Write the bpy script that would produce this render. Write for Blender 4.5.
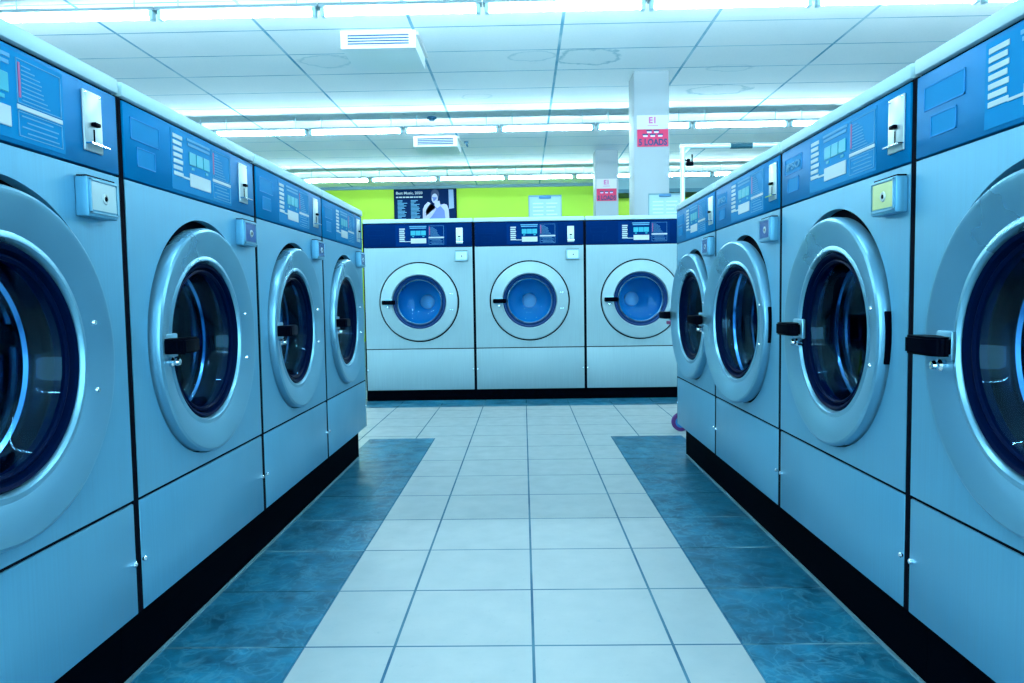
import bpy, bmesh, math, random
from mathutils import Vector, Matrix
PI = math.pi
random.seed(4)
scn = bpy.context.scene
for o in list(bpy.data.objects):
    bpy.data.objects.remove(o, do_unlink=True)
C = scn.collection

# ------------------------------------------------------------ camera
cam = bpy.data.cameras.new('camera')
cam.sensor_width = 36.0
cam.lens = 724.3 / 1024 * 36.0
cam.clip_start = 0.02
co = bpy.data.objects.new('camera', cam)
C.objects.link(co)
co.matrix_world = (Matrix.Translation((0, 0, .787)) @ Matrix.Rotation(.0163, 4, 'Z')
                   @ Matrix.Rotation(PI / 2 - .0604, 4, 'X') @ Matrix.Rotation(-.0147, 4, 'Z'))
scn.camera = co

# ------------------------------------------------------------ world, exposure
LIGHT = (.60, .90, 1.0)
TUBE = 70.0
w = bpy.data.worlds.new('world')
scn.world = w
w.use_nodes = True
bg = w.node_tree.nodes['Background']
bg.inputs['Color'].default_value = (.42, .82, 1, 1)
bg.inputs['Strength'].default_value = 5.0
scn.view_settings.view_transform = 'Standard'
scn.view_settings.look = 'None'
scn.view_settings.gamma = 1
scn.view_settings.exposure = 0.48
scn.view_settings.use_curve_mapping = False


# ------------------------------------------------------------ materials
def mat(name, col, rough=.5, metal=0, spec=.5, emit=None, estr=0, coat=0):
    m = bpy.data.materials.new(name)
    m.use_nodes = True
    b = m.node_tree.nodes['Principled BSDF']
    b.inputs['Base Color'].default_value = (*col, 1)
    b.inputs['Roughness'].default_value = rough
    b.inputs['Metallic'].default_value = metal
    b.inputs['Specular IOR Level'].default_value = spec
    b.inputs['Coat Weight'].default_value = coat
    b.inputs['Coat Roughness'].default_value = .12
    if emit:
        b.inputs['Emission Color'].default_value = (*emit, 1)
        b.inputs['Emission Strength'].default_value = estr
    return m


class N:
    """small shader-graph helper"""
    def __init__(s, m):
        s.t = m.node_tree
        s.b = s.t.nodes['Principled BSDF']

    def node(s, k, **kw):
        n = s.t.nodes.new(k)
        for a, v in kw.items():
            setattr(n, a, v)
        return n

    def put(s, sock, v):
        if hasattr(v, 'is_linked') or isinstance(v, bpy.types.NodeSocket):
            s.t.links.new(v, sock)
        else:
            sock.default_value = v

    def m(s, op, a, b=0.0, c=0.0, clamp=False):
        n = s.node('ShaderNodeMath', operation=op, use_clamp=clamp)
        s.put(n.inputs[0], a)
        s.put(n.inputs[1], b)
        s.put(n.inputs[2], c)
        return n.outputs[0]

    def mix(s, f, a, b):
        n = s.node('ShaderNodeMix', data_type='RGBA')
        s.put(n.inputs[0], f)
        s.put(n.inputs[6], (*a, 1) if isinstance(a, tuple) else a)
        s.put(n.inputs[7], (*b, 1) if isinstance(b, tuple) else b)
        return n.outputs[2]

    def xyz(s):
        g = s.node('ShaderNodeTexCoord')
        x = s.node('ShaderNodeSeparateXYZ')
        s.t.links.new(g.outputs['Object'], x.inputs[0])
        s.co = g.outputs['Object']
        return x.outputs

    def noise(s, scale, detail=3, rough=.5, vec=None, stretch=None):
        n = s.node('ShaderNodeTexNoise')
        n.inputs['Scale'].default_value = scale
        n.inputs['Detail'].default_value = detail
        n.inputs['Roughness'].default_value = rough
        v = vec or s.co
        if stretch:
            mp = s.node('ShaderNodeMapping')
            mp.inputs['Scale'].default_value = stretch
            s.t.links.new(v, mp.inputs[0])
            v = mp.outputs[0]
        s.t.links.new(v, n.inputs['Vector'])
        return n.outputs['Fac']

    def ramp(s, f, lo, hi, a=0.0, b=1.0):
        n = s.node('ShaderNodeMapRange')
        s.put(n.inputs[0], f)
        n.inputs[1].default_value = lo
        n.inputs[2].default_value = hi
        n.inputs[3].default_value = a
        n.inputs[4].default_value = b
        return n.outputs[0]

    def lines(s, coord, off, per, wd):
        """1 on a line of width wd repeating every per, else 0"""
        f = s.m('FRACT', s.m('DIVIDE', s.m('ADD', coord, -off + wd / 2 + 100 * per), per))
        return s.m('LESS_THAN', f, wd / per)

    def bump(s, h, strength, dist=.01):
        n = s.node('ShaderNodeBump')
        n.inputs['Strength'].default_value = strength
        n.inputs['Distance'].default_value = dist
        s.put(n.inputs['Height'], h)
        s.t.links.new(n.outputs[0], s.b.inputs['Normal'])


STEEL = (.105, .34, .50)


def steel(name, col=STEEL, rough=.38, metal=.45, grain=(60, 60, 1.2)):
    m = mat(name, col, rough, metal)
    n = N(m)
    n.xyz()
    g = n.noise(3.0, 4, .6, stretch=grain)
    f = n.noise(2.2, 3, .55)
    c = n.mix(n.ramp(g, .3, .7), tuple(v * .93 for v in col), tuple(min(1, v * 1.05) for v in col))
    c = n.mix(n.ramp(f, .35, .75, 0, .35), c, tuple(v * .8 for v in col))
    n.put(n.b.inputs['Base Color'], c)
    n.put(n.b.inputs['Roughness'], n.m('ADD', n.ramp(g, .3, .7, -.04, .05), n.ramp(f, .3, .7, rough - .04, rough + .08)))
    return m


M = {}
M['panel'] = steel('brushed_steel')
M['enamel'] = steel('pale_enamel', (.23, .37, .42), .42, .15)
M['ring'] = steel('door_steel', (.17, .40, .54), .30, .7, (1, 1, 1))
M['ringpale'] = steel('door_pale_steel', (.24, .38, .43), .34, .2, (1, 1, 1))
M['cap'] = mat('cap_steel', (.40, .57, .62), .6, .0)
M['blue'] = mat('control_blue', (.0, .14, .33), .42, .35, 0)
M['bluefield'] = mat('control_blue_field', (.0, .17, .38), .42, .3, 0)  # slightly lighter blue of the program field itself
M['navy'] = mat('control_navy', (.0, .015, .085), .5, 0, .08)
M['navyfield'] = mat('navy_field', (.0, .020, .11), .5, 0, .08)
M['emboss'] = mat('embossed_edge', (.01, .20, .48), .5, 0, .1)
M['rubber'] = mat('seal_rubber', (.0, .004, .024), .35, 0, .2)
M['sealblue'] = mat('blue_seal', (.0, .030, .13), .34, 0, .15)
M['black'] = mat('black_plastic', (.0003, .0010, .004), .4, 0, .12)
M['dark'] = mat('dark_gap', (.001, .002, .006), .8)
M['plinth'] = mat('plinth_black', (.0003, .001, .003), .6, 0, .08)
M['chrome'] = mat('chrome', (.75, .85, .92), .12, 1)
M['drum'] = steel('drum_steel', (.10, .24, .36), .24, .95, (3, 3, 3))
M['lip'] = mat('drum_lip_steel', (.45, .72, .90), .18, 1)
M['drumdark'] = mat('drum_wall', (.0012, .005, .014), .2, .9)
M['drumpale'] = mat('drum_back', (.0, .62, .92), .4, .2)
M['hub'] = mat('drum_hub', (.70, .90, .95), .45, .1)
M['strip'] = mat('button_strip', (.42, .50, .52), .5, 0, .2)
M['label'] = mat('white_label', (.44, .50, .52), .5, 0, .2)
M['text'] = mat('print_pale', (.10, .30, .48), .6, 0, .1)
M['lcd'] = mat('display_cyan', (.02, .32, .42), .4, 0, .2)
M['red'] = mat('red_print', (.36, .06, .18), .5)
M['coin'] = steel('coin_plate', (.42, .50, .53), .28, .5)
M['lockblue'] = mat('lock_face', (.0, .07, .26), .25, .2, .6)
M['lockpale'] = mat('lock_face_pale', (.34, .46, .50), .3, .3)
M['lockyellow'] = mat('lock_face_yellow', (.40, .46, .20), .3, .2)
M['white'] = mat('white_paint', (.55, .58, .60), .5)
M['pillar'] = mat('pillar_paint', (.28, .325, .36), .55)
M['wall'] = mat('side_wall_paint', (.8, .85, .88), .7)
M['bulk'] = mat('bulkhead_paint', (.10, .20, .24), .7)
M['bulkdark'] = mat('bulkhead_trim', (.0, .07, .11), .6)
M['housing'] = mat('light_housing', (.22, .30, .34), .4)
M['socket'] = mat('light_socket', (.45, .66, .75), .4)
M['tube'] = mat('tube_glow', (1, 1, 1), .5, 0, .5, LIGHT, TUBE)
M['ventpaint'] = mat('vent_paint', (.80, .86, .90), .5)
M['slat'] = mat('vent_shadow', (.01, .06, .20), .5)
M['signred'] = mat('sign_red', (.60, .045, .12), .6, 0, .1)
M['signtext'] = mat('sign_navy', (.01, .01, .10), .5)
M['signpaper'] = mat('sign_white', (.50, .48, .50), .5)
M['signpink'] = mat('sign_print', (.50, .10, .30), .5)
M['iconpale'] = mat('icon_pale', (.55, .50, .85), .5)
M['notice'] = mat('notice_sheet', (.24, .36, .42), .6)
M['clip'] = mat('clip_dark', (.02, .12, .25), .4)
M['poster'] = mat('poster_navy', (.0, .013, .065), .6, 0, .05)
M['posterframe'] = mat('poster_frame', (.0, .005, .02), .6, 0, .05)
M['skin'] = mat('print_skin', (.34, .36, .52), .5)
M['blouse'] = mat('print_blouse', (.08, .14, .42), .5)
M['hair'] = mat('print_hair', (.0, .02, .09), .5)
M['window'] = mat('print_window', (.18, .28, .46), .5)
M['pole'] = mat('cart_pole', (.66, .80, .86), .3, .5)
M['tyre'] = mat('caster_tyre', (.10, .02, .16), .5)
M['wheel'] = mat('caster_wheel', (.02, .22, .55), .35)

for k in ('blue', 'bluefield', 'navy', 'navyfield', 'plinth', 'black', 'dark', 'rubber', 'slat'):
    M[k].node_tree.nodes['Principled BSDF'].inputs['IOR'].default_value = 1.12
# green wall
m = M['green'] = mat('green_paint', (.34, .64, .004), .55)
n = N(m)
n.xyz()
n.put(n.b.inputs['Base Color'], n.mix(n.ramp(n.noise(.6, 2), .3, .7), (.27, .49, .002), (.35, .53, .004)))

# glass: one thin reflective sheet
m = M['glass'] = bpy.data.materials.new('door_glass')
m.use_nodes = True
t = m.node_tree
t.nodes.clear()
out = t.nodes.new('ShaderNodeOutputMaterial')
mx = t.nodes.new('ShaderNodeMixShader')
tr = t.nodes.new('ShaderNodeBsdfTransparent')
tr.inputs[0].default_value = (.40, .68, .93, 1)
gl = t.nodes.new('ShaderNodeBsdfGlossy')
gl.inputs['Roughness'].default_value = .04
gl.inputs['Color'].default_value = (.35, .72, 1, 1)
fr = t.nodes.new('ShaderNodeLayerWeight')
fr.inputs[0].default_value = .5
pw = t.nodes.new('ShaderNodeMath')
pw.operation = 'POWER'
pw.inputs[1].default_value = 5.0
ml = t.nodes.new('ShaderNodeMath')
ml.operation = 'MULTIPLY_ADD'
ml.inputs[1].default_value = .5
ml.inputs[2].default_value = .02
t.links.new(fr.outputs['Facing'], pw.inputs[0])
t.links.new(pw.outputs[0], ml.inputs[0])
t.links.new(ml.outputs[0], mx.inputs[0])
t.links.new(tr.outputs[0], mx.inputs[1])
t.links.new(gl.outputs[0], mx.inputs[2])
t.links.new(mx.outputs[0], out.inputs[0])

# floor
T = .3149
m = M['floor'] = mat('floor_tiles', (.6, .8, .85), .32, 0, .3)
n = N(m)
x, y, z = n.xyz()
teal = n.m('MAXIMUM', n.m('MULTIPLY', n.m('LESS_THAN', y, 4.05), n.m('MULTIPLY', n.m('LESS_THAN', n.m('ABSOLUTE', x), .88), n.m('MAXIMUM', n.m('LESS_THAN', x, -.510), n.m('GREATER_THAN', x, .484)))),
           n.m('GREATER_THAN', y, 5.22))
gy = n.lines(y, 1.5959, T, .0055)
gx = n.lines(x, .0122, T, .0065)
side = n.m('MULTIPLY', teal, n.m('LESS_THAN', y, 4.6))
gx2 = n.m('MULTIPLY', gx, n.m('SUBTRACT', 1.0, side))
edge = n.m('MAXIMUM', n.m('LESS_THAN', n.m('ABSOLUTE', n.m('ADD', x, .510)), .003), n.m('LESS_THAN', n.m('ABSOLUTE', n.m('ADD', x, -.484)), .003))
edge = n.m('MULTIPLY', edge, n.m('LESS_THAN', y, 4.05))
grout = n.m('MAXIMUM', n.m('MAXIMUM', gx2, gy), edge)
# light tiles: faint per-tile tone and cloudy mottling
cx = n.m('FLOOR', n.m('DIVIDE', n.m('ADD', x, -.0122), T))
cy = n.m('FLOOR', n.m('DIVIDE', n.m('ADD', y, -1.5959), T))
cb = n.node('ShaderNodeCombineXYZ')
n.put(cb.inputs[0], cx)
n.put(cb.inputs[1], cy)
wn = n.node('ShaderNodeTexWhiteNoise')
n.t.links.new(cb.outputs[0], wn.inputs['Vector'])
tone = wn.outputs['Value']
base = n.mix(n.ramp(n.noise(9, 5, .6), .3, .7), (.31, .35, .36), (.36, .39, .39))
base = n.mix(n.m('MULTIPLY', tone, .35), base, (.31, .37, .385))
base = n.mix(n.ramp(n.noise(38, 3, .7), .62, .75, 0, .35), base, (.20, .28, .31))
vein = n.noise(10, 6, .68)
# veins: distort
nd = n.node('ShaderNodeTexNoise')
nd.inputs['Scale'].default_value = 16
nd.inputs['Detail'].default_value = 6
nd.inputs['Distortion'].default_value = .9
n.t.links.new(n.co, nd.inputs['Vector'])
v2 = n.m('ABSOLUTE', n.m('ADD', nd.outputs['Fac'], -.5))
tl = n.mix(n.ramp(vein, .32, .68), (.0, .040, .080), (.008, .18, .30))
tl = n.mix(n.ramp(v2, 0, .05, .38, 0), tl, (.08, .28, .37))
tl = n.mix(n.m('MULTIPLY', tone, .45), tl, (.002, .045, .085))
gl_l = n.mix(n.ramp(n.noise(3, 3), .35, .65), (.01, .08, .15), (.07, .18, .24))
gl_t = n.mix(n.ramp(n.noise(5, 3), .45, .6), (.01, .06, .09), (.18, .32, .36))
c = n.mix(teal, n.mix(grout, base, gl_l), n.mix(n.m('MAXIMUM', gx2, gy), tl, gl_t))
n.put(n.b.inputs['Base Color'], c)
n.put(n.b.inputs['Roughness'], n.m('ADD', n.ramp(n.noise(14, 4), .3, .7, .30, .44), n.m('MULTIPLY', grout, .35)))
n.bump(n.m('SUBTRACT', n.ramp(n.noise(30, 4), 0, 1, 0, .12), grout), .35, .002)

# ceiling
m = M['ceiling'] = mat('ceiling_tiles', (.75, .85, .88), .85, 0, .2)
n = N(m)
x, y, z = n.xyz()
ly = n.lines(y, 5.735, .562, .014)
lx = n.lines(x, .330, 1.158, .024)
edge2 = n.lines(x, .338, 1.158, .006)
grain = n.noise(60, 4, .7)
base = n.mix(n.ramp(n.noise(1.3, 3), .35, .7), (.88, .90, .92), (.82, .87, .90))
base = n.mix(n.ramp(grain, .5, .75, 0, .35), base, (.66, .76, .82))
wob = n.ramp(n.noise(4.5, 4, .6), .25, .75, -.32, .32)
for (sx, sy, rx, ry, st) in ((.60, 6.52, .26, .20, .8), (.12, 6.45, .20, .12, .45), (2.05, 7.62, .32, .16, .6), (-1.70, 6.50, .22, .16, .45),
                             (-1.15, 8.35, .18, .12, .4), (1.95, 6.9, .20, .10, .35), (-.45, 7.7, .15, .1, .3)):
    dx = n.m('DIVIDE', n.m('ADD', x, -sx), rx)
    dy = n.m('DIVIDE', n.m('ADD', y, -sy), ry)
    d = n.m('ADD', n.m('SQRT', n.m('ADD', n.m('MULTIPLY', dx, dx), n.m('MULTIPLY', dy, dy))), wob)
    rg = n.ramp(n.m('ABSOLUTE', n.m('ADD', d, -1)), 0, .14, st, 0)
    base = n.mix(rg, base, (.30, .50, .58))
    base = n.mix(n.m('MULTIPLY', n.m('LESS_THAN', d, 1.0), .16 * st), base, (.45, .60, .62))
line = n.mix(n.ramp(n.noise(1.7, 3), .4, .62), (.10, .34, .50), (.42, .62, .72))
base = n.mix(n.m('MAXIMUM', ly, lx), base, line)
n.put(n.b.inputs['Base Color'], base)
n.bump(n.m('SUBTRACT', n.m('MULTIPLY', grain, .3), n.m('MAXIMUM', ly, lx)), .4, .004)


# ------------------------------------------------------------ mesh helpers
def obj(name, bm, m, parent=None, smooth=False, loc=None):
    me = bpy.data.meshes.new(name)
    bmesh.ops.recalc_face_normals(bm, faces=bm.faces[:])
    if smooth:
        for f in bm.faces:
            f.smooth = True
        for e in bm.edges:
            if len(e.link_faces) == 2 and e.calc_face_angle(0) > .6:
                e.smooth = False
    bm.to_mesh(me)
    bm.free()
    for k in (m if isinstance(m, (list, tuple)) else [m]):
        me.materials.append(k)
    o = bpy.data.objects.new(name, me)
    C.objects.link(o)
    if parent:
        o.parent = parent
    if loc:
        o.location = loc
    return o


def box(bm, x0, x1, y0, y1, z0, z1, bev=0, mi=0, seg=2):
    r = bmesh.ops.create_cube(bm, size=1)
    vs = r['verts']
    for v in vs:
        v.co = Vector(((x0 + x1) / 2 + v.co.x * (x1 - x0), (y0 + y1) / 2 + v.co.y * (y1 - y0), (z0 + z1) / 2 + v.co.z * (z1 - z0)))
    fs = list({f for v in vs for f in v.link_faces})
    for f in fs:
        f.material_index = mi
    if bev:
        es = list({e for v in vs for e in v.link_edges})
        rr = bmesh.ops.bevel(bm, geom=es, offset=bev, segments=seg, profile=.5, affect='EDGES')
        for f in rr['faces']:
            f.material_index = mi
    return bm


def bxo(name, m, parent, *a, **k):
    return obj(name, box(bmesh.new(), *a, **k), m, parent, smooth=bool(k.get('bev')))


def lathe(bm, prof, seg=96, cx=0, cz=0, mi=0, cap=False):
    """revolve (radius, outward) about an axis that leaves the front (-y)"""
    rings = []
    for r, p in prof:
        if r < 1e-6:
            rings.append([bm.verts.new((cx, -p, cz))])
        else:
            rings.append([bm.verts.new((cx + r * math.cos(2 * PI * k / seg), -p, cz + r * math.sin(2 * PI * k / seg))) for k in range(seg)])
    for a, b in zip(rings, rings[1:]):
        for k in range(seg):
            q = (k + 1) % seg
            if len(a) == 1 and len(b) == 1:
                continue
            if len(b) == 1:
                f = bm.faces.new((a[k], a[q], b[0]))
            elif len(a) == 1:
                f = bm.faces.new((a[0], b[q], b[k]))
            else:
                f = bm.faces.new((a[k], a[q], b[q], b[k]))
            f.material_index = mi
    return bm


def plate_hole(bm, x0, x1, z0, z1, cx, cz, r, y=0.0, dep=.02, seg=96):
    """front sheet with a round opening, edges folded back"""
    angs = sorted(set([2 * PI * k / seg for k in range(seg)] +
                      [math.atan2(zz - cz, xx - cx) % (2 * PI) for xx in (x0, x1) for zz in (z0, z1)]))
    inn, outr, back, ib = [], [], [], []
    for a in angs:
        c, s = math.cos(a), math.sin(a)
        inn.append(bm.verts.new((cx + r * c, y, cz + r * s)))
        ib.append(bm.verts.new((cx + r * c, y + dep, cz + r * s)))
        ts = []
        if c > 1e-9: ts.append((x1 - cx) / c)
        if c < -1e-9: ts.append((x0 - cx) / c)
        if s > 1e-9: ts.append((z1 - cz) / s)
        if s < -1e-9: ts.append((z0 - cz) / s)
        tt = min(ts)
        outr.append(bm.verts.new((cx + tt * c, y, cz + tt * s)))
        back.append(bm.verts.new((cx + tt * c, y + dep, cz + tt * s)))
    k = len(angs)
    for i in range(k):
        j = (i + 1) % k
        bm.faces.new((inn[i], outr[i], outr[j], inn[j]))
        bm.faces.new((outr[i], back[i], back[j], outr[j]))
        bm.faces.new((inn[i], inn[j], ib[j], ib[i]))
    return bm


def tube(bm, p, q, r, seg=16, mi=0):
    p, q = Vector(p), Vector(q)
    d = (q - p)
    rot = d.to_track_quat('Z', 'Y').to_matrix().to_4x4()
    rr = bmesh.ops.create_cone(bm, cap_ends=True, segments=seg, radius1=r, radius2=r, depth=d.length,
                               matrix=Matrix.Translation((p + q) / 2) @ rot)
    for v in rr['verts']:
        for f in v.link_faces:
            f.material_index = mi
    return bm


def text_obj(name, s, size, m, parent, loc, rot=(PI / 2, 0, 0), bold=.0, align='CENTER', width=None):
    cu = bpy.data.curves.new(name, 'FONT')
    cu.body = s
    cu.size = size
    cu.extrude = .0008
    cu.offset = bold
    cu.align_x = align
    cu.align_y = 'CENTER'
    cu.resolution_u = 3
    o = bpy.data.objects.new('tmp', cu)
    C.objects.link(o)
    bpy.context.view_layer.update()
    me = bpy.data.meshes.new_from_object(o.evaluated_get(bpy.context.evaluated_depsgraph_get()))
    bpy.data.objects.remove(o, do_unlink=True)
    me.materials.clear()
    me.materials.append(m)
    if width:
        xs = [v.co.x for v in me.vertices]
        k = width / (max(xs) - min(xs))
        for v in me.vertices:
            v.co.x *= k
    t_ = bpy.data.objects.new(name, me)
    C.objects.link(t_)
    t_.parent = parent
    t_.location = loc
    t_.rotation_euler = rot
    return t_


def thing(name, label, cat, loc=(0, 0, 0), rz=0, group=None):
    o = bpy.data.objects.new(name, None)
    o.empty_display_size = .1
    C.objects.link(o)
    o.location = loc
    o.rotation_euler = (0, 0, rz)
    o['label'] = label
    o['category'] = cat
    if group:
        o['group'] = group
    return o


def tag(o, label, cat, group=None):
    o['label'] = label
    o['category'] = cat
    if group:
        o['group'] = group
    return o


def struct(name, bm, m, parent=None):
    o = obj(name, bm, m, parent)
    o['kind'] = 'structure'
    return o


# ------------------------------------------------------------ room
H = 2.887
XW, YB, YF = 6.2, 13.6, -5.0


def sheet(x0, x1, y0, y1, z0, z1):
    return box(bmesh.new(), x0, x1, y0, y1, z0, z1)


struct('floor', sheet(-XW, XW, YF, YB, -.05, 0), M['floor'])
struct('ceiling', sheet(-XW, XW, YF, YB, H, H + .08), M['ceiling'])
struct('wall_back', sheet(-XW - .1, XW + .1, YB, YB + .1, 0, H), M['green'])
struct('wall_left', sheet(-XW - .1, -XW, YF, YB, 0, H), M['wall'])
struct('wall_right', sheet(XW, XW + .1, YF, YB, 0, H), M['wall'])
# bulkhead over the right part of the green wall
b = bmesh.new()
box(b, 1.50, XW, 12.95, YB, 2.665, H)
struct('trim_1', b, M['bulk'])
b = bmesh.new()
box(b, 1.50, XW, 12.93, YB - .002, 2.60, 2.665)
struct('trim_2', b, M['bulkdark'])
struct('trim_3', sheet(-XW, 1.50, YB - .03, YB - .0005, H - .055, H), M['bulk'])


# worn sealant line where the plinths meet the floor
M['sealant'] = mat('sealant', (.10, .22, .27), .6)
struct('trim_4', sheet(-.789 - .047, -.789 - .038, .73, 3.56, .0003, .006), M['sealant'])
struct('trim_5', sheet(.750 + .038, .750 + .047, .72, 3.54, .0003, .006), M['sealant'])


# pillars with their signs
def pillar(y, label):
    o = bxo('pillar', M['pillar'], None, 1.063, 1.392, y, y + .33, 0, H, bev=.006)
    return tag(o, label, 'pillar')


pillar(6.93, 'nearer square white pillar rising behind the back row of washers')
pillar(10.57, 'farther square white pillar, partly seen left of the nearer one')


def sign(y, xc, z0, z1, zt, wd, txt, icons, lab1, lab2):
    """red load sign z0..z1, white price card above up to zt"""
    t = thing('load_sign', lab1, 'sign', (xc, y, z0))
    h = z1 - z0
    bxo('board', M['signred'], t, -wd / 2, wd / 2, -.006, -.0005, 0, h)
    text_obj('lettering', txt, h * .50, M['signtext'], t, (0, -.0085, h * .235), bold=h * .022, width=wd * .92)
    b = bmesh.new()
    iw, ih = wd * .19, h * .17
    for (ix, iz) in icons:
        cx_, cz_ = ix * wd, iz * h
        box(b, cx_ - iw / 2, cx_ + iw / 2, -.0085, -.006, cz_, cz_ + ih * .5, mi=0)
        box(b, cx_ - iw * .36, cx_ + iw * .36, -.0080, -.006, cz_ - ih * .55, cz_, mi=1)
    o = obj('basket_symbols', b, [M['signtext'], M['iconpale']], t)
    c = thing('price_card', lab2, 'sign', (xc, y, z1 + .002))
    hh = zt - z1 - .002
    bxo('card', M['signpaper'], c, -wd / 2 * 1.02, wd / 2 * 1.02, -.005, -.0005, 0, hh)
    text_obj('lettering', 'E1', hh * .62, M['signpink'], c, (0, -.006, hh * .62), bold=hh * .025)
    bxo('print_line', M['signpink'], c, -wd * .17, wd * .17, -.0065, -.005, hh * .22, hh * .27)


sign(6.93, 1.237, 2.185, 2.345, 2.475, .290, '5 LOADS', [(-.115, .88), (.115, .88), (-.24, .66), (0, .66), (.24, .66)],
     'red sign reading 5 LOADS on the nearer pillar', 'white price card above the 5 LOADS sign on the nearer pillar')
sign(10.57, 1.222, 2.16, 2.335, 2.475, .285, '3 LOADS', [(-.24, .72), (0, .72), (.24, .72)],
     'small red sign reading 3 LOADS on the farther pillar', 'white price card above the small sign on the farther pillar')


def holder(x, y, z, wd, h, label):
    t = thing('notice_holder', label, 'notice', (x, y, z))
    bxo('paper', M['notice'], t, -wd / 2, wd / 2, -.004, .0, 0, h)
    b = bmesh.new()
    box(b, -wd / 2 - .005, wd / 2 + .005, -.008, .004, h - .006, h + .006)
    box(b, wd / 2, wd / 2 + .006, -.008, .004, 0, h)
    box(b, -wd / 2 - .006, -wd / 2, -.008, .004, 0, h)
    obj('frame', b, M['bulk'], t)
    bxo('clip', M['clip'], t, -wd * .19, wd * .19, -.014, .004, h - .022, h + .002, bev=.003)
    b = bmesh.new()
    for k in range(5):
        zz = h * (.72 - k * .13)
        box(b, -wd * .38, -wd * .06, -.0052, -.004, zz, zz + h * .03)
        box(b, wd * .04, wd * (.38 - .05 * (k % 3)), -.0052, -.004, zz, zz + h * .03)
    obj('print_lines', b, M['socket'], t)
    # foot so that it stands on the machine lid
    bxo('foot', M['white'], t, -wd / 2, wd / 2, -.004, .06, 0, .004)
    return t


# machines' dimensions
WS, WB = .7130, .8485


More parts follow.
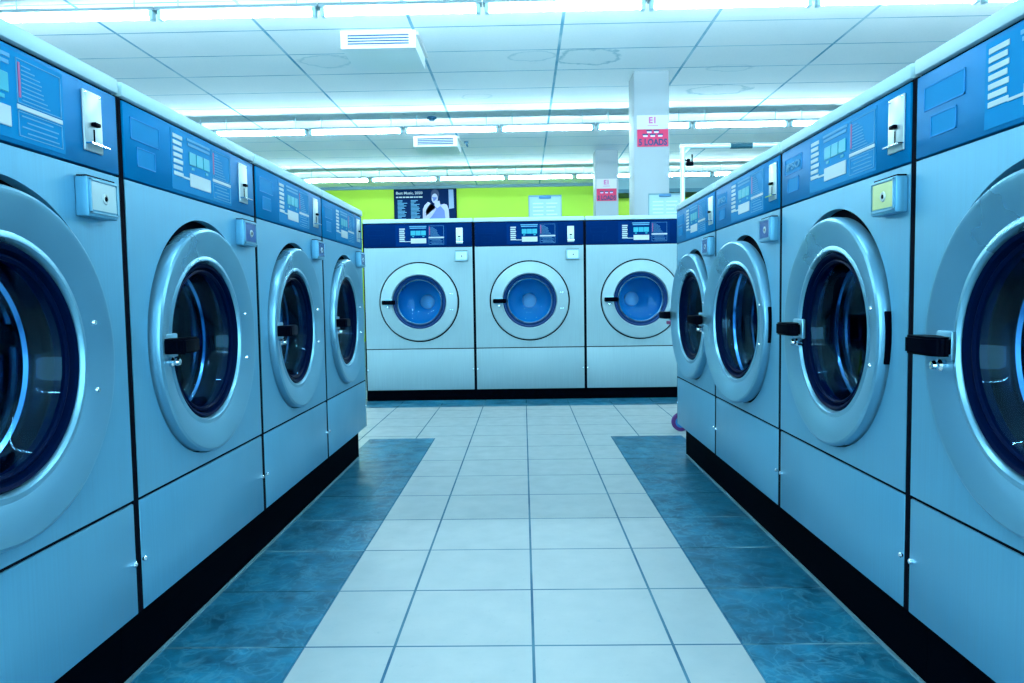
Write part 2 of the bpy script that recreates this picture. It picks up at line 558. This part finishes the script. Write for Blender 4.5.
# ------------------------------------------------------------ washing machine
def machine(big, label, loc, rz, group, opt):
    W = WB if big else WS
    g = .010                                            # half the gap to the neighbour
    x0, x1 = -W / 2 + g, W / 2 - g
    if big:
        zb, zl, zp0, zp1, zt = .085, .403, 1.183, 1.361, 1.397
        cz, R, rh, depth = .763, .298, .208, .72
        pm, rm = M['enamel'], M['ringpale']
        blue, field = M['navy'], M['navyfield']
    else:
        zb, zl, zp0, zp1, zt = .158, .388, 1.037, 1.188, 1.222
        cz, R, rh, depth = .693, .274, .195, .70
        pm, rm = M['panel'], M['ring']
        blue, field = M['blue'], M['bluefield']
    t = thing('washing_machine', label, 'washing machine', loc, rz, group)
    ku = opt.get('ku', 1.0)
    S = lambda u: -W / 2 + u * W * ku
    # ---- carcass: sides, rear, floor, shadowed inner sheet
    b = bmesh.new()
    box(b, x0, x0 + .004, .012, depth, zb, zt - .03)
    box(b, x1 - .004, x1, .012, depth, zb, zt - .03)
    box(b, x0, x1, depth - .004, depth, zb, zt - .03)
    box(b, x0, x1, .012, depth, zb, zb + .006)
    obj('cabinet', b, pm, t)
    b = bmesh.new()
    plate_hole(b, x0 - g + .0005, x1 + g - .0005, zb + .01, zt - .031, 0, cz, rh + .01, y=.030, dep=.01)
    obj('inner_frame', b, M['dark'], t)
    # ---- front sheets
    b = bmesh.new()
    plate_hole(b, x0, x1, zl + .0035, zp0 - .004, 0, cz + (0 if big else .008), R + (.010 if big else .012), y=0, dep=.022)
    bmesh.ops.bevel(b, geom=[e for e in b.edges if len(e.link_faces) == 2 and e.calc_face_angle(0) > 1.2], offset=.0015, segments=2, affect='EDGES')
    obj('front_panel', b, pm, t)
    bxo('lower_panel', pm, t, x0, x1, 0, .02, zb, zl - .0035, bev=.0025)
    bxo('plinth', M['plinth'], t, -W / 2, W / 2, .045 if not big else .02, depth - .03, 0.0, zb - .001)
    # lid, overhanging a little
    bxo('lid', M['cap'], t, x0 - .004, x1 + .004, -.006, depth + .004, zt - (.028 if not big else .030), zt, bev=.004)
    bxo('lid_shadow_gap', M['dark'], t, x0, x1, .006, .03, zp1 - .003, zt - .028)
    b = bmesh.new()
    box(b, -W / 2 + .0003, x0, .0015, .03, zb, zt - .03)
    box(b, x1, W / 2 - .0003, .0015, .03, zb, zt - .03)
    box(b, x0, x1, .004, .02, zl - .006, zl + .006)
    obj('gap_gasket', b, M['dark'], t)
    # screws on the lower panel corners
    for sx in (x0 + .008, x1 - .008):
        b = bmesh.new()
        lathe(b, [(.0, .006), (.0035, .0055), (.006, .003), (.0065, 0), (.0065, -.002)], 16, sx, .262 if not big else .242)
        obj('screw', b, M['chrome'], t, True)
    # ---- control panel
    cp = bxo('control_panel', blue, t, x0 + .001, x1 - .001, -.002, .02, zp0, zp1, bev=.002)
    hh = zp1 - zp0
    Z = lambda v: zp0 + v * hh
    if big:
        us = dict(emb=[(.05, .20, .52, .74), (.075, .165, .15, .40)], fld=(.30, .76, .06, .92), st=(.335, .385), st_z=(.22, .82),
                  ds=(.435, .575), inf=(.600, .735), co=(.845, .905, .12, .80))
    else:
        us = dict(emb=[(.05, .213, .54, .83), (.08, .183, .20, .46)], fld=(.285, .752, .05, .95), st=(.297, .362), st_z=(.25, .90),
                  ds=(.405, .565), inf=(.590, .742), co=(.825, .905, .18, .90))
    ph = 'embossed_frame'
    for i, (a, c_, d, e) in enumerate(us['emb']):
        b = bmesh.new()
        w_ = .0022
        X0, X1, Z0, Z1 = S(a), S(c_), Z(d), Z(e)
        for q in ((X0, X1, Z0, Z0 + w_), (X0, X1, Z1 - w_, Z1), (X0, X0 + w_, Z0, Z1), (X1 - w_, X1, Z0, Z1)):
            box(b, q[0], q[1], -.0035, -.002, q[2], q[3])
        if not big:
            box(b, X0 + w_, X1 - w_, -.0026, -.002, Z0 + w_, Z1 - w_, mi=1)
        obj(ph, b, [M['emboss'] if not big else M['navyfield'], field], cp)
        if opt.get('badge') and i == 0:
            o = text_obj('badge', 'IPSO', (Z1 - Z0) * .62, M['text'], cp, ((X0 + X1) / 2, -.0040, (Z0 + Z1) / 2 - .003), bold=.0006, width=(X1 - X0) * .78)
    a, c_, d, e = us['fld']
    bxo('program_field', field, cp, S(a), S(c_), -.0028, -.002, Z(d), Z(e))
    # seven program strips
    z_lo, z_hi = us['st_z']
    pitch = (z_hi - z_lo) / 7
    for k in range(7):
        b = bmesh.new()
        zz = Z(z_lo + (k + .15) * pitch)
        z1_ = Z(z_lo + (k + .80) * pitch)
        X0, X1 = S(us['st'][0]), S(us['st'][1])
        box(b, X0, X1 - .004 * (k % 2), -.0042, -.0028, zz, z1_, bev=.0006, seg=1)
        if k == 0:                                      # lead line to the display label
            box(b, X1 - .002, S(us['ds'][0]) + .001, -.0042, -.0028, zz - .001, zz + .0035)
        obj('program_strip', b, M['strip'], cp)
    X0, X1 = S(us['ds'][0]), S(us['ds'][1])
    b = bmesh.new()
    box(b, X0 - .008, X1 + .004, -.004, -.0028, Z(.86), Z(.90))
    box(b, X0 - .004, X1 + .001, -.004, -.0028, Z(.79), Z(.83))
    obj('heading_print', b, M['text'], cp)
    b = bmesh.new()
    for k in range(3):
        w3 = (X1 - X0) / 3
        box(b, X0 + k * w3 + .0015, X0 + (k + 1) * w3 - .0015, -.0045, -.0028, Z(.50), Z(.70), bev=.001, seg=1)
    for k in (0, 2):
        box(b, X0 + (k + .3) * w3, X0 + (k + .7) * w3, -.004, -.0028, Z(.43), Z(.47))
    obj('display', b, M['lcd'], cp)
    bxo('white_label', M['label'], cp, X0 + .002, X1 + .001, -.0045, -.0028, Z(.16), Z(.37), bev=.0008, seg=1)
    # instruction label: outline, red margin, lines, white strip
    X0, X1 = S(us['inf'][0]), S(us['inf'][1])
    b = bmesh.new()
    q = .0014
    for (zA, zB) in ((.44, .90), (.10, .36)):
        for r_ in ((X0, X1, Z(zA), Z(zA) + q), (X0, X1, Z(zB) - q, Z(zB)), (X0, X0 + q, Z(zA), Z(zB)), (X1 - q, X1, Z(zA), Z(zB))):
            box(b, r_[0], r_[1], -.0038, -.0028, r_[2], r_[3])
    rnd = random.Random(11)
    for k in range(9):
        zz = Z(.84 - k * .044)
        ln = .25 + .055 * k if k > 3 else .2 + .1 * k
        box(b, X0 + .011, X0 + .011 + (X1 - X0 - .02) * min(.9, ln + rnd.random() * .12), -.0036, -.0028, zz - .0018, zz)
    for k in range(4):
        zz = Z(.32 - k * .055)
        box(b, X0 + .008 + .012 * (k % 2), X1 - .008 - .02 * rnd.random(), -.0036, -.0028, zz - .002, zz)
    lb = obj('instruction_label', b, M['text'], cp)
    bxo('red_margin', M['red'], cp, X0 + .004, X0 + .0085, -.0038, -.0028, Z(.50), Z(.86))
    bxo('white_strip', M['label'], cp, X0 - .002, X1 + .002, -.0042, -.0028, Z(.375), Z(.425), bev=.0008, seg=1)
    # coin slot plate
    a, c_, d, e = us['co']
    X0, X1, Z0, Z1 = S(a), S(c_), Z(d), Z(e)
    cs = bxo('coin_slot', M['coin'], t, X0, X1, -.0065, -.002, Z0, Z1, bev=.002)
    xm = (X0 + X1) / 2
    zh = Z1 - Z0
    b = bmesh.new()
    box(b, xm - .0012, xm + .0012, -.0078, -.0065, Z0 + zh * .16, Z0 + zh * .38)
    obj('slot', b, M['black'], cs)
    b = bmesh.new()
    box(b, xm - .009, xm + .009, -.016, -.0065, Z0 + zh * .42, Z0 + zh * .49, bev=.002)
    obj('push_button', b, M['black'], cs, True)
    b = bmesh.new()
    box(b, X0 + .002, X1 + .003, -.018, -.0065, Z0 + zh * .105, Z0 + zh * .13)
    obj('coin_lip', b, M['chrome'], cs)
    for (sx, sz) in ((X0 + .006, Z1 - .005), (X1 - .006, Z1 - .005)):
        b = bmesh.new()
        lathe(b, [(0, .0085), (.002, .008), (.003, .0065), (.003, .005)], 10, sx, sz)
        obj('rivet', b, M['chrome'], cs, True)
    # coin box with lock
    if big:
        X0, X1, Z0, Z1 = S(.832), S(.948), 1.070, 1.148
    else:
        X0, X1, Z0, Z1 = S(.785), S(.918), .943, 1.013
    lk = bxo('coin_box', pm, t, X0, X1, -.024, 0, Z0, Z1, bev=.003)
    face = M['lockpale'] if (big or opt.get('lock') == 'pale') else (M['lockyellow'] if opt.get('lock') == 'yellow' else M['lockblue'])
    bxo('lock_plate', face, lk, X0 + .010, X1 - .008, -.0255, -.023, Z0 + .012, Z1 - .008)
    b = bmesh.new()
    q = .003
    for r_ in ((X0 + .004, X1 - .004, Z0 + .006, Z0 + .006 + q), (X0 + .004, X1 - .004, Z1 - .006, Z1 - .003), (X0 + .004, X0 + .007, Z0 + .006, Z1 - .003), (X1 - .007, X1 - .004, Z0 + .006, Z1 - .003)):
        box(b, r_[0], r_[1], -.027, -.023, r_[2], r_[3])
    obj('lock_frame', b, M['ring'], lk)
    b = bmesh.new()
    xm, zm = (X0 + X1) / 2 + .004, (Z0 + Z1) / 2
    lathe(b, [(0, .0275), (.004, .0275), (.0045, .0255)], 16, xm, zm)
    obj('keyhole', b, M['black'], lk)
    lathe_b = bmesh.new()
    lathe(lathe_b, [(.0055, .0255), (.006, .0275), (.009, .0275), (.0105, .0255)], 20, xm, zm)
    obj('lock_barrel', lathe_b, M['coin'], lk, True)
    bxo('slot_shadow', M['dark'], lk, X0 + .004, X1 - .002, -.020, -.002, Z1 - .0005, Z1 + .003)

    # ---- drum
    b = bmesh.new()
    rd = R - .045
    lathe(b, [(rh + .006, -.030), (rd, -.050), (rd, -.50)], 96, 0, cz, mi=0)
    for k in range(3):                                  # lifter ribs
        a = 2 * PI * k / 3 + opt.get('spin', .4)
        c_, s_ = math.cos(a), math.sin(a)
        pts = []
        for yy in (.09, .47):
            for (dr, tw) in ((0, .045), (.045, .012), (.045, -.012), (0, -.045)):
                rr_ = rd - dr
                pts.append(b.verts.new((rr_ * c_ - tw * s_, yy, cz + rr_ * s_ + tw * c_)))
        for i_ in range(3):
            f = b.faces.new((pts[i_], pts[i_ + 1], pts[i_ + 5], pts[i_ + 4]))
        b.faces.new(pts[:4])
        b.faces.new(pts[4:])
    for rr_, yy in ((rd - .004, .13), (rd - .004, .46)):  # rolled seams
        lathe(b, [(rr_ + .005, -yy), (rr_, -yy - .005), (rr_, -yy - .012), (rr_ + .005, -yy - .018)], 96, 0, cz)
    dr = obj('drum', b, [M['drumpale' if big else 'drumdark']], t, True)
    b = bmesh.new()
    lathe(b, [(rh + .004, -.022), (rh - .001, -.030), (rh + .002, -.052), (rh + .014, -.058)], 96, 0, cz)
    lathe(b, [(rh - .012, -.085), (rh - .018, -.090), (rh - .012, -.104), (rh + .03, -.108)], 96, 0, cz)
    if not big:
        for (q_, yy) in ((rd - .020, .125), (rd - .030, .20), (rd - .012, .30)):
            lathe(b, [(q_ + .011 * math.cos(a_ * PI / 5), -yy + .011 * math.sin(a_ * PI / 5)) for a_ in range(11)], 96, 0, cz)
    obj('drum_lip', b, M['drum'] if big else M['lip'], dr, True)
    b = bmesh.new()
    lathe(b, [(rd, -.50), (rd * .75, -.488), (rd * .4, -.495), (.060, -.482)], 96, 0, cz)
    obj('drum_back', b, M['drumpale'] if big else M['drumdark'], dr, True)
    b = bmesh.new()
    lathe(b, [(.060, -.484), (.057, -.470), (.045, -.464), (.0, -.462)], 48, 0, cz)
    obj('drum_hub', b, M['hub'] if big else M['lockblue'], dr, True)

    # ---- door (hinge on the right, swings about it)
    hx = R - .01
    d = bpy.data.objects.new('door', None)
    b = bmesh.new()
    if big:
        prof = [(R - .012, -.012), (R, -.002), (R, .006), (R - .004, .012), (R - .012, .014), (rh + .02, .009), (rh + .006, .012), (rh + .001, .009), (rh - .004, -.004)]
    else:
        prof = [(R - .010, -.016), (R, -.012), (R + .001, .010), (R - .002, .018), (R - .007, .0215), (R - .014, .0215), (rh + .018, .008), (rh + .012, .006),
                (rh + .006, .008), (rh + .002, .008), (rh - .001, .004), (rh - .004, -.008)]
    lathe(b, prof, 128, -hx, 0)
    d = obj('door', b, rm, t, True, (hx, 0, cz))
    d.rotation_euler = (0, 0, math.radians(opt.get('ajar', 0)))
    # seal
    b = bmesh.new()
    ri = rh - (.036 if big else .022)
    lathe(b, [(rh - .003, -.004), (rh - .008, .003), (rh - .014, .0), (rh - .016, -.010), ((rh + ri * 2) / 3 - .002, -.012), (ri + .004, -.006), (ri, -.012), (ri - .003, -.03)], 96, -hx, 0)
    obj('door_seal', b, M['sealblue'] if big else M['rubber'], d, True)
    # glass bowl bulging into the drum
    b = bmesh.new()
    pr = [(ri, -.010), (ri - .006, -.016), (ri - .014, -.040), (ri - .030, -.058), (ri - .055, -.070), (ri * .45, -.080), (0, -.083)]
    lathe(b, pr, 96, -hx, 0)
    obj('door_glass', b, M['glass'], d, True)
    b = bmesh.new()
    lathe(b, [(ri + .001, -.006), (ri - .003, -.004), (ri - .007, -.008), (ri - .007, -.014)], 96, -hx, 0)
    obj('glass_rim', b, M['drum'] if big else M['rubber'], d, True)
    # hinge bolts, pairs
    for sz in (.060, -.062):
        b = bmesh.new()
        rr_ = rh + (R - rh) * .42
        for sx in (rr_ - .007, rr_ + .009):
            lathe(b, [(0, .0165), (.004, .016), (.0058, .013), (.006, .006)], 14, sx - hx, sz)
        obj('hinge_bolts', b, M['chrome'], d, True)
    # hinge cover on the rim
    b = bmesh.new()
    box(b, -.004, .013, -.008, .010, -.055, .055, bev=.002)
    obj('hinge_cover', b, M['black'], d, True)
    # latch handle
    hs = opt.get('latch', 0.0)
    ax = -R + .014 + hs - hx + 0.0
    b = bmesh.new()
    pts = [(0, .010), (0, .052), (.010, .062), (.084, .060), (.100, .052), (.104, .040), (.098, .028), (.050, .024), (.040, .008)]
    for zz in (-.019, .019):
        pass
    vs0 = [b.verts.new((ax + px_, -py_, -.0165)) for px_, py_ in pts]
    vs1 = [b.verts.new((ax + px_, -py_, .0165)) for px_, py_ in pts]
    b.faces.new(vs0)
    b.faces.new(list(reversed(vs1)))
    for i_ in range(len(pts)):
        j_ = (i_ + 1) % len(pts)
        b.faces.new((vs0[i_], vs0[j_], vs1[j_], vs1[i_]))
    bmesh.ops.bevel(b, geom=b.edges[:], offset=.004, segments=2, affect='EDGES')
    obj('door_handle', b, M['black'], d, True, None)
    b = bmesh.new()
    box(b, ax + .012, ax + .075, -.016, -.006, -.026, .026, bev=.003)
    obj('handle_bracket', b, M['ring'], d, True)
    b = bmesh.new()
    lathe(b, [(0, .034), (.007, .033), (.009, .028), (.007, .022), (.011, .018), (.011, .006)], 20, ax + .045, -.036)
    o = obj('latch_knob', b, M['red'] if opt.get('redknob') else M['chrome'], d, True)
    if opt.get('redknob'):
        o['label'] = 'small red latch knob'
    return t


XL, XR = .789, .750
sL, sR = 1.4335, 1.4149
wL, wR = .7143, .7135
NL = ['nearest washer in the left row, cut off by the left photo edge',
      'second washer from the front in the left row, dark round door seen side-on',
      'third washer from the front in the left row, next before the far end one',
      'farthest washer of the left row, narrowest, its end towards the lime green wall']
NR = ['nearest washer in the right row, cut off by the right photo edge',
      'second washer from the front in the right row, with yellowish coin box lock plate',
      'third washer from the front in the right row, door slightly ajar',
      'farthest washer of the right row, latch standing out past the end, red knob below']
optL = [dict(lock='pale', spin=.2), dict(spin=.9), dict(spin=.5), dict(spin=1.3)]
optR = [dict(latch=-.01, spin=.7), dict(lock='yellow', badge=True, spin=.1, latch=.035), dict(ajar=5.5, latch=-.085, badge=True, spin=1.1),
        dict(ajar=3.0, latch=-.08, redknob=True, spin=.3)]
for i in range(4):
    machine(False, NL[i], (-XL, sL + (i - .5) * wL, 0), PI / 2, 'steel washers of the left row', optL[i])
    optR[i]['ku'] = 1.062
    machine(False, NR[i], (XR, sR + (i - .5) * wR, 0), -PI / 2, 'steel washers of the right row', optR[i])
xB = -1.2229
NBk = ['back row washer at the left, below the music poster', 'middle washer of the back row facing down the aisle',
       'back row washer at the right, in front of the nearer pillar']
for i in range(3):
    machine(True, NBk[i], (xB + (i + .5) * WB, 5.559, 0), 0, 'wide pale washers of the back row', dict(spin=(.5, .2, 1.0)[i], latch=.004))

# notices standing on the back row lids
holder(.148 * 6.15 / 5.56 + .03, 6.12, 1.397, .265, .235, 'white notice in a clip stand on the back row lid, against lime wall')
holder(1.195, 6.13, 1.397, .265, .235, 'white notice in a clip stand on the back row lid, in front of pillar')


# ------------------------------------------------------------ poster on the green wall
PW, PH_ = 1.165, .60
t = thing('wall_poster', 'dark blue music poster with a resting woman, on the lime green wall', 'poster', (-1.795, YB, 2.225))
fx = bxo('frame', M['posterframe'], t, -PW / 2, PW / 2, -.05, -.001, 0, PH_, bev=.006)
bxo('print', M['poster'], t, -PW / 2 + .016, PW / 2 - .016, -.053, -.05, .016, PH_ - .016)
text_obj('title_lettering', 'Best Music, 2020', .066, M['label'], t, (-PW / 2 + .29, -.055, PH_ - .075), bold=.0016, width=.49)
b = bmesh.new()
rnd = random.Random(3)
x_ = -PW / 2 + .045
while x_ < -PW / 2 + .52:
    l_ = .03 + rnd.random() * .05
    box(b, x_, x_ + l_, -.0545, -.053, PH_ - .160, PH_ - .138)
    x_ += l_ + .012
obj('subtitle_print', b, M['strip'], t)
b = bmesh.new()
for col in (0, 1):
    for k in range(15):
        zz = PH_ - .205 - k * .024
        box(b, -PW / 2 + .07 + col * .245, -PW / 2 + .07 + col * .245 + .06 + rnd.random() * .12, -.0545, -.053, zz - .013, zz)
obj('track_list_print', b, M['text'], t)


def poly(name, pts, m, parent, y):
    b = bmesh.new()
    v0 = [b.verts.new((p[0], y, p[1])) for p in pts]
    v1 = [b.verts.new((p[0], y + .001, p[1])) for p in pts]
    b.faces.new(v0)
    b.faces.new(list(reversed(v1)))
    for i_ in range(len(pts)):
        j_ = (i_ + 1) % len(pts)
        b.faces.new((v0[i_], v0[j_], v1[j_], v1[i_]))
    bmesh.ops.triangulate(b, faces=b.faces[:])
    return obj(name, b, m, parent)


def P2(lst):   # poster crop pixels (12.8 per photo px) to poster metres
    return [((px - 508) / 800 * PW, PH_ - (py - 65) / 375 * PH_) for px, py in lst]


def ell(cx, cy, rx, ry, k=20):
    return [(cx + rx * math.cos(2 * PI * i / k), cy + ry * math.sin(2 * PI * i / k)) for i in range(k)]


poly('window_print', P2([(808, 78), (870, 78), (876, 290), (812, 300)]), M['window'], t, -.0545)
poly('sitter_body_print', P2([(560, 425), (600, 330), (640, 270), (680, 245), (770, 245), (800, 290), (812, 428)]), M['blouse'], t, -.0550)
poly('sitter_shoulder_print', P2([(700, 262), (745, 240), (785, 252), (806, 300), (815, 428), (765, 428), (755, 320)]), M['skin'], t, -.0557)
poly('sitter_neck_print', P2([(630, 215), (690, 205), (705, 262), (660, 290), (625, 262)]), M['skin'], t, -.0564)
poly('sitter_arm_print', P2([(475, 412), (478, 300), (500, 255), (545, 215), (580, 235), (540, 275), (515, 320), (515, 380), (580, 330), (640, 285), (650, 300), (600, 370), (545, 422), (495, 428)]), M['skin'], t, -.0571)
poly('sitter_hair_print', P2(ell(636, 130, 52, 58)), M['hair'], t, -.0575)
poly('sitter_face_print', P2(ell(632, 178, 40, 56)), M['skin'], t, -.0582)
poly('sitter_features_print', P2([(600, 160), (660, 165), (655, 180), (625, 178), (630, 205), (610, 205), (612, 178), (600, 175)]), M['blouse'], t, -.0588)

# white cabinet by the green wall, seen right of the nearer pillar
t = thing('tall_cabinet', 'white cabinet against the lime wall, glimpsed just right of the nearer pillar', 'cabinet', (2.75, 12.9, 0))
bxo('carcass', M['white'], t, -.45, .45, 0, .5, 0, 2.44, bev=.01)
bxo('door', M['white'], t, -.43, -.01, -.02, 0, .1, 2.38, bev=.004)
bxo('door', M['white'], t, .01, .43, -.02, 0, .1, 2.38, bev=.004)

# ------------------------------------------------------------ ceiling things
rows = [(4.957, 'first', 'in the nearest ceiling row, across the top of the photo'), (8.42, 'second', 'in the second ceiling row, above the far end of the aisle'),
        (11.79, 'third', 'in the farthest ceiling row, just before the lime green wall'), (1.60, 'over', 'directly over the aisle, above the camera'), (-1.95, 'behind', 'behind the camera')]


def fixture(x, y, label, group):
    t = thing('fluorescent_light', label, 'light', (x, y, H), 0, group)
    bxo('housing', M['housing'], t, -.545, .545, -.040, .040, -.148, -.126, bev=.003)
    b = bmesh.new()
    tube(b, (-.505, 0, -.178), (.505, 0, -.178), .0185, 16)
    obj('lamp_tube', b, M['tube'], t, True)
    for s in (-1, 1):
        bxo('socket', M['socket'], t, min(s * .505, s * .532), max(s * .505, s * .532), -.026, .026, -.205, -.145, bev=.004)
        b = bmesh.new()
        tube(b, (s * .40, 0, -.128), (s * .40, 0, -.0005), .004, 8)  # added rods: batten hung lower so its tube brightens more of the ceiling
        obj('added_drop_rod', b, M['socket'], t, True)
    return t


for (yy, nm, where) in rows:
    for k in range(-4, 4):
        fixture(-.245 + 1.097 * (k + .5), yy, 'white fluorescent batten ' + where, 'fluorescent battens ' + where.split(',')[0])


def vent(x0, x1, y, ln, label):
    h = .135
    t = thing('air_vent', label, 'vent', ((x0 + x1) / 2, y, H))
    a = (x1 - x0) / 2
    b = bmesh.new()
    box(b, -a, a, 0, ln, -h, -h + .018)
    box(b, -a, -a + .05, 0, ln, -h + .018, -.022)
    box(b, a - .05, a, 0, ln, -h + .018, -.022)
    box(b, -a + .05, a - .05, ln - .01, ln, -h + .018, -.022)
    box(b, -a, a, 0, ln, -.022, -.0005)
    obj('casing', b, M['ventpaint'], t)
    bxo('opening', M['slat'], t, -a + .051, a - .051, .016, .02, -h + .019, -.023)
    for k in range(5):
        z_ = -h + .022 + k * .021
        b = bmesh.new()
        box(b, -a + .0505, a - .0505, .002, .012, z_, z_ + .009)
        obj('slat', b, M['white'], t)
    b = bmesh.new()
    box(b, a, a + .022, .03, ln + .02, -.03, -.0005)
    obj('side_flange', b, M['white'], t)


vent(-1.40, -.815, 5.78, .56, 'larger white boxed air vent hanging from the ceiling, nearer one at left')
vent(-1.39, -.825, 9.48, .56, 'smaller looking white boxed air vent farther down the ceiling')
b = bmesh.new()
for (r1, z1_, z2_) in ((.055, -.0005, -.018), (.032, -.018, -.038)):
    tube(b, (0, 0, z1_), (0, 0, z2_), r1, 20)
o = obj('smoke_detector', b, M['clip'], None, True, (-1.03, 8.52, H))
tag(o, 'small dark round smoke detector on the ceiling before the farther vent', 'detector')
b = bmesh.new()
tube(b, (0, 0, -.0005), (0, 0, -.03), .03, 16)
tube(b, (0, 0, -.03), (.02, 0, -.07), .012, 12)
o = obj('ceiling_hook', b, M['clip'], None, True, (-.735, 9.85, H))
tag(o, 'small dark fitting on the ceiling at the right side of the farther vent', 'fitting')

# ------------------------------------------------------------ laundry cart behind the right row
t = thing('laundry_cart', 'laundry trolley with tall hanging rail, mostly hidden behind the right row end', 'laundry cart', (1.26, 4.27, 0))
CX0, CX1 = -.325, .325
b = bmesh.new()
tube(b, (CX0, 0, .12), (CX0, 0, 1.645), .014)
tube(b, (CX1, 0, .12), (CX1, 0, 1.645), .014)
obj('upright', b, M['pole'], t, True)
b = bmesh.new()
tube(b, (CX0 - .014, 0, 1.645), (CX1 + .014, 0, 1.645), .014)
tube(b, (CX0, 0, 1.60), (CX0 + .05, 0, 1.645), .008)
obj('hanging_rail', b, M['pole'], t, True)
b = bmesh.new()
tube(b, (CX0 + .275, 0, 1.645), (CX0 + .40, 0, 1.645), .0165)
obj('rail_sleeve', b, M['bulkdark'], t, True)
BX0, BX1 = CX0 + .07, CX1 - .07
b = bmesh.new()
for yy in (-.17, .17):
    tube(b, (BX0, yy, .14), (BX1, yy, .14), .012)
    tube(b, (BX0, yy, .72), (BX1, yy, .72), .010)
for xx in (BX0, BX1):
    tube(b, (xx, -.17, .14), (xx, .17, .14), .012)
    tube(b, (xx, -.17, .72), (xx, .17, .72), .010)
    for yy in (-.17, .17):
        tube(b, (xx, yy, .14), (xx, yy, .72), .010)
tube(b, (CX0, 0, .14), (CX1, 0, .14), .012)
obj('frame', b, M['pole'], t, True)
b = bmesh.new()
for k in range(1, 14):
    xx = BX0 + (BX1 - BX0) * k / 14
    for yy in (-.17, .17):
        tube(b, (xx, yy, .30), (xx, yy, .72), .0025, 6)
for k in range(1, 10):
    yy = -.17 + .34 * k / 10
    for xx in (BX0, BX1):
        tube(b, (xx, yy, .30), (xx, yy, .72), .0025, 6)
for k in range(6):
    zz = .30 + k * .08
    for yy in (-.17, .17):
        tube(b, (BX0, yy, zz), (BX1, yy, zz), .0025, 6)
    for xx in (BX0, BX1):
        tube(b, (xx, -.17, zz), (xx, .17, zz), .0025, 6)
for k in range(1, 14):
    xx = BX0 + (BX1 - BX0) * k / 14
    tube(b, (xx, -.17, .30), (xx, .17, .30), .0025, 6)
obj('wire_basket', b, M['pole'], t, True)
b = bmesh.new()
tube(b, (CX0 + .035, 0, 1.575), (CX0 + .035, 0, 1.545), .010)
tube(b, (CX0 + .055, -.0, 1.60), (CX0 + .055, 0, 1.555), .004)
box(b, CX0 + .020, CX0 + .062, -.010, .010, 1.535, 1.560, bev=.005)
tube(b, (CX0, 0, 1.575), (CX0 + .04, 0, 1.56), .004)
obj('hook', b, M['black'], t, True)
for xx, yy in ((CX0 - .03, -.09), (CX0 + .10, .17), (CX1 + .03, -.09), (CX1 - .10, .17)):
    if True:
        b = bmesh.new()
        lathe(b, [(.034, .012), (.050, .012), (.055, .006), (.055, -.006), (.050, -.012), (.034, -.012)], 28, 0, 0)
        wl = obj('caster', b, M['tyre'], t, True, (xx, yy, .055))
        b = bmesh.new()
        lathe(b, [(0, .014), (.012, .014), (.034, .010), (.036, -.010), (.012, -.014), (0, -.014)], 28, 0, 0)
        obj('wheel_disc', b, M['wheel'], wl, True)
        b = bmesh.new()
        box(b, -.012, .012, -.020, -.016, 0, .075)
        box(b, -.012, .012, .016, .020, 0, .075)
        box(b, -.014, .014, -.020, .020, .070, .082)
        tube(b, (0, 0, .082), (.03 if xx < 0 else -.03, 0, .088), .010)
        obj('fork', b, M['pole'], wl)
